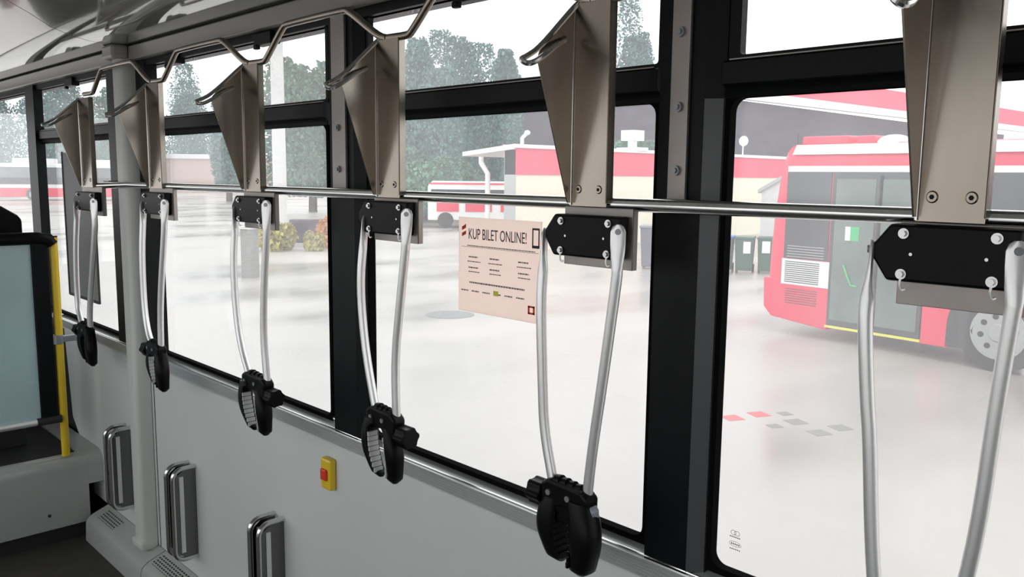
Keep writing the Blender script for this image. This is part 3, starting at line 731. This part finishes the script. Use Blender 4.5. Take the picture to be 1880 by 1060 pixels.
MB().tube([(0, -0.066, 0.5), (0, -0.07, 0.5), (0, -0.045, 0.5)], [0.34, 0.31, 0.30], 32).build('rim', M['rim'], w, smooth=True)
MB().tube([(0, -0.068, 0.5), (0, -0.10, 0.5)], [0.12, 0.10], 20).build('hub_cap', M['rim'], w, smooth=True)
mb = MB()
for k in range(8):
    a = 2 * math.pi * k / 8 + 0.2
    mb.cyl((0.21 * math.cos(a), -0.069, 0.5 + 0.21 * math.sin(a)), (0.21 * math.cos(a), -0.073, 0.5 + 0.21 * math.sin(a)), 0.038, 12)
mb.build('rim_holes', M['tyre'], w)
MB().box(-2.4, -0.6, 0.15, 2.4, 0.22, 0.5).box(0.6, LB, 0.1, 2.4, 0.25, 0.5).build('underbody', M['tyre'], B)
MB().box(-3.10, -2.35, 0.2, 1.6, 2.90, 3.03).box(-2.22, -1.95, 0.2, 1.4, 2.90, 3.02).build('roof_hatch', M['busred'], B, bevel=0.02)
MB().sphere((-1.73, 0.35, 2.90), 0.24, 0.24, 0.13, 18, 10).build('roof_dome', M['buswhite'], B, smooth=True)
MB().box(0.1, 0.5, 0.2, 1.4, 2.9, 3.0).build('roof_vent', M['busred'], B, bevel=0.02)
MB().cyl((-3.18, 0.2, 2.9), (-3.18, 0.2, 3.08), 0.012, 6).build('antenna', M['tyre'], B)

# painted squares and manhole in the yard
PM = [((-4.39, 6.11), 'redmark', 'left-hand red painted square on the yard'), ((-4.28, 6.43), 'redmark', 'right-hand red painted square on the yard, behind the other'),
      ((-3.89, 6.46), 'greymark', 'middle grey painted square on the yard'), ((-3.50, 6.60), 'greymark', 'rightmost grey painted square on the yard'),
      ((-3.56, 6.29), 'greymark', 'nearest grey painted square on the yard'), ((-3.96, 6.17), 'greymark', 'small grey painted square nearest the red ones'),
      ((-4.11, 6.65), 'greymark', 'faint grey painted square right behind the red ones')]
for k, ((x, y), m, lab) in enumerate(PM):
    h = 0.10 if k not in (5, 6) else 0.07
    a = math.radians(20)
    pts = [(h * 1.25 * math.cos(a + math.pi / 2 * q), h * 1.25 * math.sin(a + math.pi / 2 * q)) for q in range(4)]
    o = MB().prism(pts, 'z', 0, 0.003).build('ground_marking', M[m]); o.location = (x, y, GZ)
    tag(o, lab, 'ground marking', 'painted squares on the yard')
o = MB().cyl((0, 0, 0), (0, 0, 0.006), 0.42, 32).build('manhole_cover', M['iron'], smooth=True); o.location = (-11.10, 8.0, GZ)
tag(o, 'round manhole cover in the wet yard left of the ticket notice', 'manhole cover')

# ------------------------------------------------------------ ticket office
O = empty('ticket_office', (-19.27, 15.8, GZ)); tag(O, 'low cream office building with red fascia and white roof edge', 'building')
O.location = (-19.15, 17.36, GZ)
MB().box(-0.5, 0.0, 0.0, 17.0, 0.0, 2.43).build('wall', M['cream'], O)
MB().box(-0.52, -0.01, -0.02, 0.02, 0.0, 3.2).build('shaded_end_pier', M['grey'], O)  # pier on the shaded end of the wall, its shade put into the grey
MB().box(-0.5, 0.03, -0.02, 17.0, 2.43, 3.26).build('fascia', M['fascia'], O)
MB().box(-0.5, 0.10, -0.1, 17.05, 3.26, 3.36).build('roof_edge', M['white'], O)
MB().prism([(0.0, 3.22), (0.0, 3.38), (-2.45, 3.16), (-2.45, 3.02)], 'y', -0.12, 17.0).build('porch_roof', M['white'], O)
MB().tube([(-1.62, -0.02, 3.0), (-1.62, -0.02, 2.80), (-1.3, -0.02, 2.45), (-1.3, -0.02, 0.0)], 0.085, 8).build('downpipe', M['white'], O, smooth=True)
MB().box(-1.4, -1.22, 8.0, 8.2, 0.0, 3.1).build('porch_post', M['white'], O)
MB().box(0.0, 0.05, 3.2, 4.2, 0.0, 2.1).build('door', M['grey'], O)
MB().box(0.0, 0.05, 8.5, 10.5, 1.0, 2.0).build('window', M['busglass'], O)
rv = empty('roof_cabinet', (-19.5, 23.6, GZ + 3.36)); tag(rv, 'white square cabinet on a stand on the office roof', 'roof cabinet')
MB().box(-0.12, 0.12, -0.12, 0.12, 0.0, 0.35).box(-0.5, 0.5, -0.3, 0.3, -0.02, 0.10).build('stand', M['white'], rv)
MB().box(-0.3, 0.3, -0.3, 0.3, 0.35, 0.72).build('cabinet', M['white'], rv)
rv = empty('roof_pipe', (-19.3, 17.8, GZ + 3.36)); tag(rv, 'white bent pipe on the near corner of the office roof', 'pipe')
MB().tube([(-0.05, 0, -0.02), (-0.05, 0, 0.22), (0.16, 0, 0.36)], 0.06, 8).sphere((0.18, 0, 0.38), 0.10, 0.10, 0.08).build('pipe', M['white'], rv, smooth=True)
rv = empty('roof_aerial', (-19.4, 31.0, GZ + 3.36)); tag(rv, 'small white dish aerial on the far part of the office roof', 'aerial')
MB().cyl((0, 0, -0.02), (0, 0, 0.55), 0.03, 8).build('mast', M['white'], rv)
MB().sphere((0.05, -0.05, 0.6), 0.22, 0.12, 0.22).build('dish', M['white'], rv, smooth=True)

# wheeled bins
def wbin(x, y, rz, mbody, mlid, label):
    r = empty('wheeled_bin', (x, y, GZ), rz); tag(r, label, 'bin', 'wheeled bins beside the office')
    MB().add([(-0.2, -0.2, 0.05), (0.2, -0.2, 0.05), (0.2, 0.2, 0.05), (-0.2, 0.2, 0.05), (-0.235, -0.26, 0.86), (0.235, -0.26, 0.86), (0.235, 0.26, 0.86), (-0.235, 0.26, 0.86)],
             [(0, 3, 2, 1), (4, 5, 6, 7), (0, 1, 5, 4), (1, 2, 6, 5), (2, 3, 7, 6), (3, 0, 4, 7)]).build('tub', mbody, r, bevel=0.015)
    MB().box(-0.25, 0.25, -0.28, 0.29, 0.86, 0.92).build('lid', mlid, r, bevel=0.015)
    MB().cyl((-0.23, 0.22, 0.1), (-0.18, 0.22, 0.1), 0.1, 14).build('wheel', M['tyre'], r)
    MB().cyl((0.18, 0.22, 0.1), (0.23, 0.22, 0.1), 0.1, 14).build('wheel', M['tyre'], r)
    return r
b1 = wbin(-11.44, 18.1, 0.45, M['bin'], M['bin'], 'left of two green wheeled bins with white stickers beside the red bus')
MB().box(-0.02, 0.16, -0.262, -0.255, 0.50, 0.80).build('sticker', M['buswhite'], b1)
b2 = wbin(-10.98, 18.42, 0.45, M['bin'], M['bin'], 'right of two green wheeled bins with white stickers beside the red bus')
MB().box(-0.12, 0.08, -0.262, -0.255, 0.52, 0.82).build('sticker', M['buswhite'], b2)
wbin(-11.95, 17.95, 0.45, M['bin'], M['blue'], 'blue-lidded wheeled bin left of the green ones')
b3 = wbin(-13.45, 16.9, 0.5, mat('grey_bin_plastic', (0.16, 0.17, 0.20), 0.5), M['greyclamp'], 'grey bin just left of the wide black pillar'); b3.scale = (1.3, 1.2, 1.25)

sh = empty('lean_to_shed', (-11.9, 19.6, GZ), 0.15); tag(sh, 'pale lean-to shed between the office wall and the red bus', 'shed')
MB().prism([(0.0, 0.0), (0.0, 2.05), (1.6, 3.0), (1.6, 0.0)], 'y', 0.0, 1.6).build('wall', M['conc'], sh)
MB().prism([(-0.08, 2.0), (-0.08, 2.1), (1.7, 3.15), (1.7, 3.05)], 'y', -0.08, 1.68).build('roof', M['grey'], sh)

# far van seen through the porch
V = empty('delivery_van', (-28.6, 24.6, GZ), math.radians(49)); tag(V, 'white van with red side blocks seen behind the office porch', 'van')
MB().prism([(-2.6, 0.35), (-2.6, 1.9), (-2.4, 2.12), (1.5, 2.12), (2.2, 1.3), (2.75, 1.15), (2.8, 0.35)], 'y', -0.0, 1.9).build('body', M['buswhite'], V, bevel=0.05)
MB().box(-2.45, 1.2, -0.02, 0.02, 1.25, 1.75).build('side_window', M['busglass'], V)
MB().box(-2.5, 1.5, -0.03, 0.02, 1.98, 2.05).build('roof_stripe', M['busred'], V)
for a, b_ in ((-2.2, -1.2), (-0.9, 0.3), (0.7, 1.3)): MB().box(a, b_, -0.025, 0.02, 0.75, 1.15).build('side_block', M['busred'], V)
for x in (-1.8, 1.9): MB().cyl((x, -0.03, 0.36), (x, 0.2, 0.36), 0.36, 20).build('wheel', M['tyre'], V, smooth=True)

# dark hall with red and white fascia
H = empty('depot_hall', (-38.0, 55.0, GZ)); tag(H, 'large dark depot hall with red and white roof band, behind the red bus', 'building')
MB().box(-26.0, 0.0, -2.0, 0.5, 0.0, 8.6).box(-8, -0.4, 0.5, 75.0, 0.0, 8.8).build('wall', M['hall'], H)
hx = 0.05
MB().add([(-0.5, -1.0, 9.5), (0.0, -1.0, 9.5), (75 * hx, 74.0, 9.5), (75 * hx - 0.5, 74, 9.5), (-0.5, -1.0, 11.4), (0.0, -1.0, 11.4), (75 * hx, 74.0, 11.4), (75 * hx - 0.5, 74, 11.4)],
         [(0, 3, 2, 1), (4, 5, 6, 7), (0, 1, 5, 4), (1, 2, 6, 5), (2, 3, 7, 6), (3, 0, 4, 7)]).build('red_band', M['fascia'], H)
MB().add([(-0.4, -1.0, 8.8), (0.1, -1.0, 8.8), (75 * hx + 0.1, 74.0, 8.8), (75 * hx - 0.4, 74, 8.8), (-0.4, -1.0, 9.5), (0.1, -1.0, 9.5), (75 * hx + 0.1, 74.0, 9.5), (75 * hx - 0.4, 74, 9.5)],
         [(0, 3, 2, 1), (4, 5, 6, 7), (0, 1, 5, 4), (1, 2, 6, 5), (2, 3, 7, 6), (3, 0, 4, 7)]).build('white_band', M['white'], H)

# far red bus on the left
F = empty('city_bus', (-76.6, 16.1, GZ), math.radians(66)); tag(F, 'distant red and white city bus at the far left', 'bus')
MB().box(0, 11.0, 0, 2.5, 0.3, 2.95).build('body', M['buswhite'], F, bevel=0.08)
MB().box(0.05, 10.95, -0.03, 0.0, 0.28, 1.0).build('red_skirt', M['busred'], F)
MB().box(0.05, 10.95, -0.03, 0.0, 1.3, 2.65).build('window_band', M['busglass'], F)
MB().box(4.9, 6.2, -0.05, 0.0, 1.3, 2.95).build('red_panel', M['busred'], F)
MB().box(1.0, 4.0, 0.3, 2.0, 2.95, 3.35).box(7, 9, 0.3, 2, 2.95, 3.3).build('roof_unit', M['buswhite'], F, bevel=0.05)
for x in (2.4, 8.6):
    w = MB().cyl((x, -0.06, 0.5), (x, 0.25, 0.5), 0.5, 24).build('wheel', M['tyre'], F, smooth=True)
    MB().cyl((x, -0.075, 0.5), (x, -0.05, 0.5), 0.28, 16).build('rim', M['rim'], w)

# long pink wall building
K = empty('garage_block', (-103.2, 39.5, GZ), math.radians(52)); tag(K, 'long low pale pink garage block with white roof, far away', 'building')
MB().box(-4, 36, 0, 8, 0, 4.0).build('wall', M['pinkwall'], K)
MB().box(-4.2, 36.2, -0.25, 8.2, 4.0, 4.55).build('roof', M['white'], K)
mb = MB()
for k in range(6): mb.box(1 + 5.5 * k, 1.15 + 5.5 * k, -0.06, 0, 0, 4.0)
mb.build('wall_pilaster', M['conc'], K)
# pale column and brick gate pier, bushes and blocks
c = MB().tube([(0, 0, 0), (0, 0, 8.2)], [0.27, 0.24], 16).build('concrete_column', M['conc'], smooth=True); c.location = (-30.3, 15.3, GZ)
tag(c, 'tall pale concrete column standing in the yard', 'column')
c = empty('gate_pier', (-18.1, 7.85, GZ), 0.4); tag(c, 'grey brick pier behind the middle bike holder', 'pier')
MB().box(-0.14, 0.14, -0.14, 0.14, 0, 1.12).build('shaft', M['brick'], c)
MB().box(-0.17, 0.17, -0.17, 0.17, 1.12, 1.18).build('cap', M['conc'], c)
for (x, y, rz, w_, h_, lab) in ((-26.3, 14.1, 0.9, 0.55, 0.5, 'dark grey concrete block behind the yellow bush'), (-26.0, 15.9, 0.9, 0.5, 0.45, 'dark grey concrete block behind the orange bush')):
    o = MB().box(-w_, w_, -0.25, 0.25, 0, h_ + 0.3).build('concrete_block', M['hall'], bevel=0.03); o.location = (x, y, GZ); o.rotation_euler = (0, 0, rz)
    tag(o, lab, 'block', 'concrete blocks behind the bushes')

# ------------------------------------------------------------ trees and bushes
def foliage(rx_, rz_, n, size, seed, cols=5, spiky=True):
    rd = random.Random(seed); mb = MB()
    clumps = []
    for k in range(cols):
        a = rd.uniform(0, 6.28); d = rd.uniform(0.1, 0.62) * rx_
        h = rd.uniform(0.62, 1.0) if k else 1.0
        clumps.append((d * math.cos(a), d * math.sin(a), rx_ * rd.uniform(0.42, 0.60), h))
    for _ in range(n):
        cx_, cy_, cr, h = rd.choice(clumps)
        t = rd.random() ** 0.75
        wid = cr * (math.sin(math.pi * (0.12 + 0.80 * t)) ** 0.7 if spiky else math.sqrt(max(0, 1 - (2 * t - 1) ** 2)) + 0.1)
        a = rd.uniform(0, 6.28); q = wid * (rd.random() ** 0.4) * rd.uniform(0.8, 1.12)
        x = cx_ + q * math.cos(a); y = cy_ + q * math.sin(a); z = rz_ * h * t
        s_ = size * rd.uniform(0.5, 1.3)
        u = Vector((rd.gauss(0, 1), rd.gauss(0, 1), rd.gauss(0, 1))).normalized(); v = u.orthogonal().normalized()
        c = Vector((x, y, z))
        mb.add([c - u * s_, c - v * s_ * 0.55, c + u * s_, c + v * s_ * 0.55], [(0, 1, 2, 3)])
    return mb
def tree(name, label, x, y, h, w, m, seed, n=15000, size=0.155, cat='tree', group='trees beyond the yard'):
    r = empty(name, (x, y, GZ)); tag(r, label, cat, group)
    t0 = h * 0.10
    cr = foliage(w, h - t0, n, size, seed).build('crown', m, r, fix=False); cr.location = (0, 0, t0)
    MB().tube([(0, 0, -0.05), (0.1, 0, h * 0.3), (0, 0.1, h * 0.7)], [0.28, 0.22, 0.08], 8).build('trunk', M['bark'], r, smooth=True)
    return r
TR = [(-64.3, 26.4, 10.4, 2.6, 'leafb', 'slim blue-green tree left of the middle bracket in the window right of the grey post'),
      (-62.0, 28.3, 9.4, 2.2, 'leafb', 'thin tree right beside the slim blue-green tree'),
      (-84, 38.0, 7.4, 7.0, 'leafb', 'low wide trees behind the pink garage block'),
      (-92, 32.0, 7.2, 6.0, 'leaf', 'low tree left behind the pink garage block'),
      (-47.6, 27.0, 9.4, 3.4, 'leaf', 'bushy green tree right of the pale concrete column'),
      (-48.6, 32.4, 9.6, 3.4, 'leaf', 'bushy tree half hidden by the narrower black pillar'),
      (-47.2, 35.8, 11.6, 3.4, 'leafb', 'tall leafy tree right of the narrower black pillar'),
      (-47.5, 39.2, 12.6, 3.2, 'leafb', 'tallest leafy tree behind the ticket notice window'),
      (-46.0, 41.6, 11.4, 2.6, 'leafb', 'tall narrow tree left of the second-nearest bracket'),
      (-52.5, 66.0, 20.0, 3.6, 'leafb', 'tall tree right of the second-nearest bracket, above the hall'),
      (-76.6, 21.9, 10.0, 4.6, 'leafb', 'tree between black mullion and grey post at far left'),
      (-79.0, 25.6, 9.6, 4.0, 'leaf', 'tree right behind the far red bus'),
      (-84.0, 17.0, 8.8, 4.6, 'leafb', 'tree at the far left edge behind the distant bus'),
      (-15.5, 80.0, 13.5, 4.5, 'leaf', 'tree showing above the hall roof band at the right edge'),
      (-44.0, 33.0, 4.2, 5.0, 'leaf', 'low dense shrubby tree under the tall trees'),
      (-32.5, 41.5, 4.6, 3.4, 'leaf', 'low bushy tree between hall and red bus')]
FAR = {0: 1.85, 1: 1.97, 5: 1.6, 7: 1.22, 8: 1.0, 10: 1.16, 11: 1.3, 12: 1.3, 14: 0.82, 1: 1.1, 3: 1.5, 2: 2.05}
for k, (x, y, h, w_, m, lab) in enumerate(TR):
    q = FAR.get(k, 1.0); x *= q; y = (y + 1.22) * q - 1.22; h = (h - 2.39) * q + 2.39; w_ *= q
    tree('leafy_tree', lab, x, y, h, w_, M[m], 20 + k)
def bush(x, y, w_, h, m, lab, seed, n=1300, size=0.09):
    r = empty('bush', (x, y, GZ)); tag(r, lab, 'bush', 'bushes in the yard')
    foliage(w_, h, n, size, seed, 7, False).build('foliage', m, r, fix=False)
    MB().tube([(0, 0, -0.05), (0, 0, h * 0.6)], [0.05, 0.02], 6).build('stem', M['bark'], r)
bush(-23.9, 11.7, 0.75, 0.85, M['leafy'], 'yellow-green bush right of the middle bike holder arm', 51)
bush(-24.0, 13.7, 0.75, 1.05, M['leafo'], 'orange bush left of the narrower black pillar', 52)
bush(-23.2, 12.6, 0.32, 0.6, M['leafy'], 'low pale bush between the yellow-green and the orange one', 53)
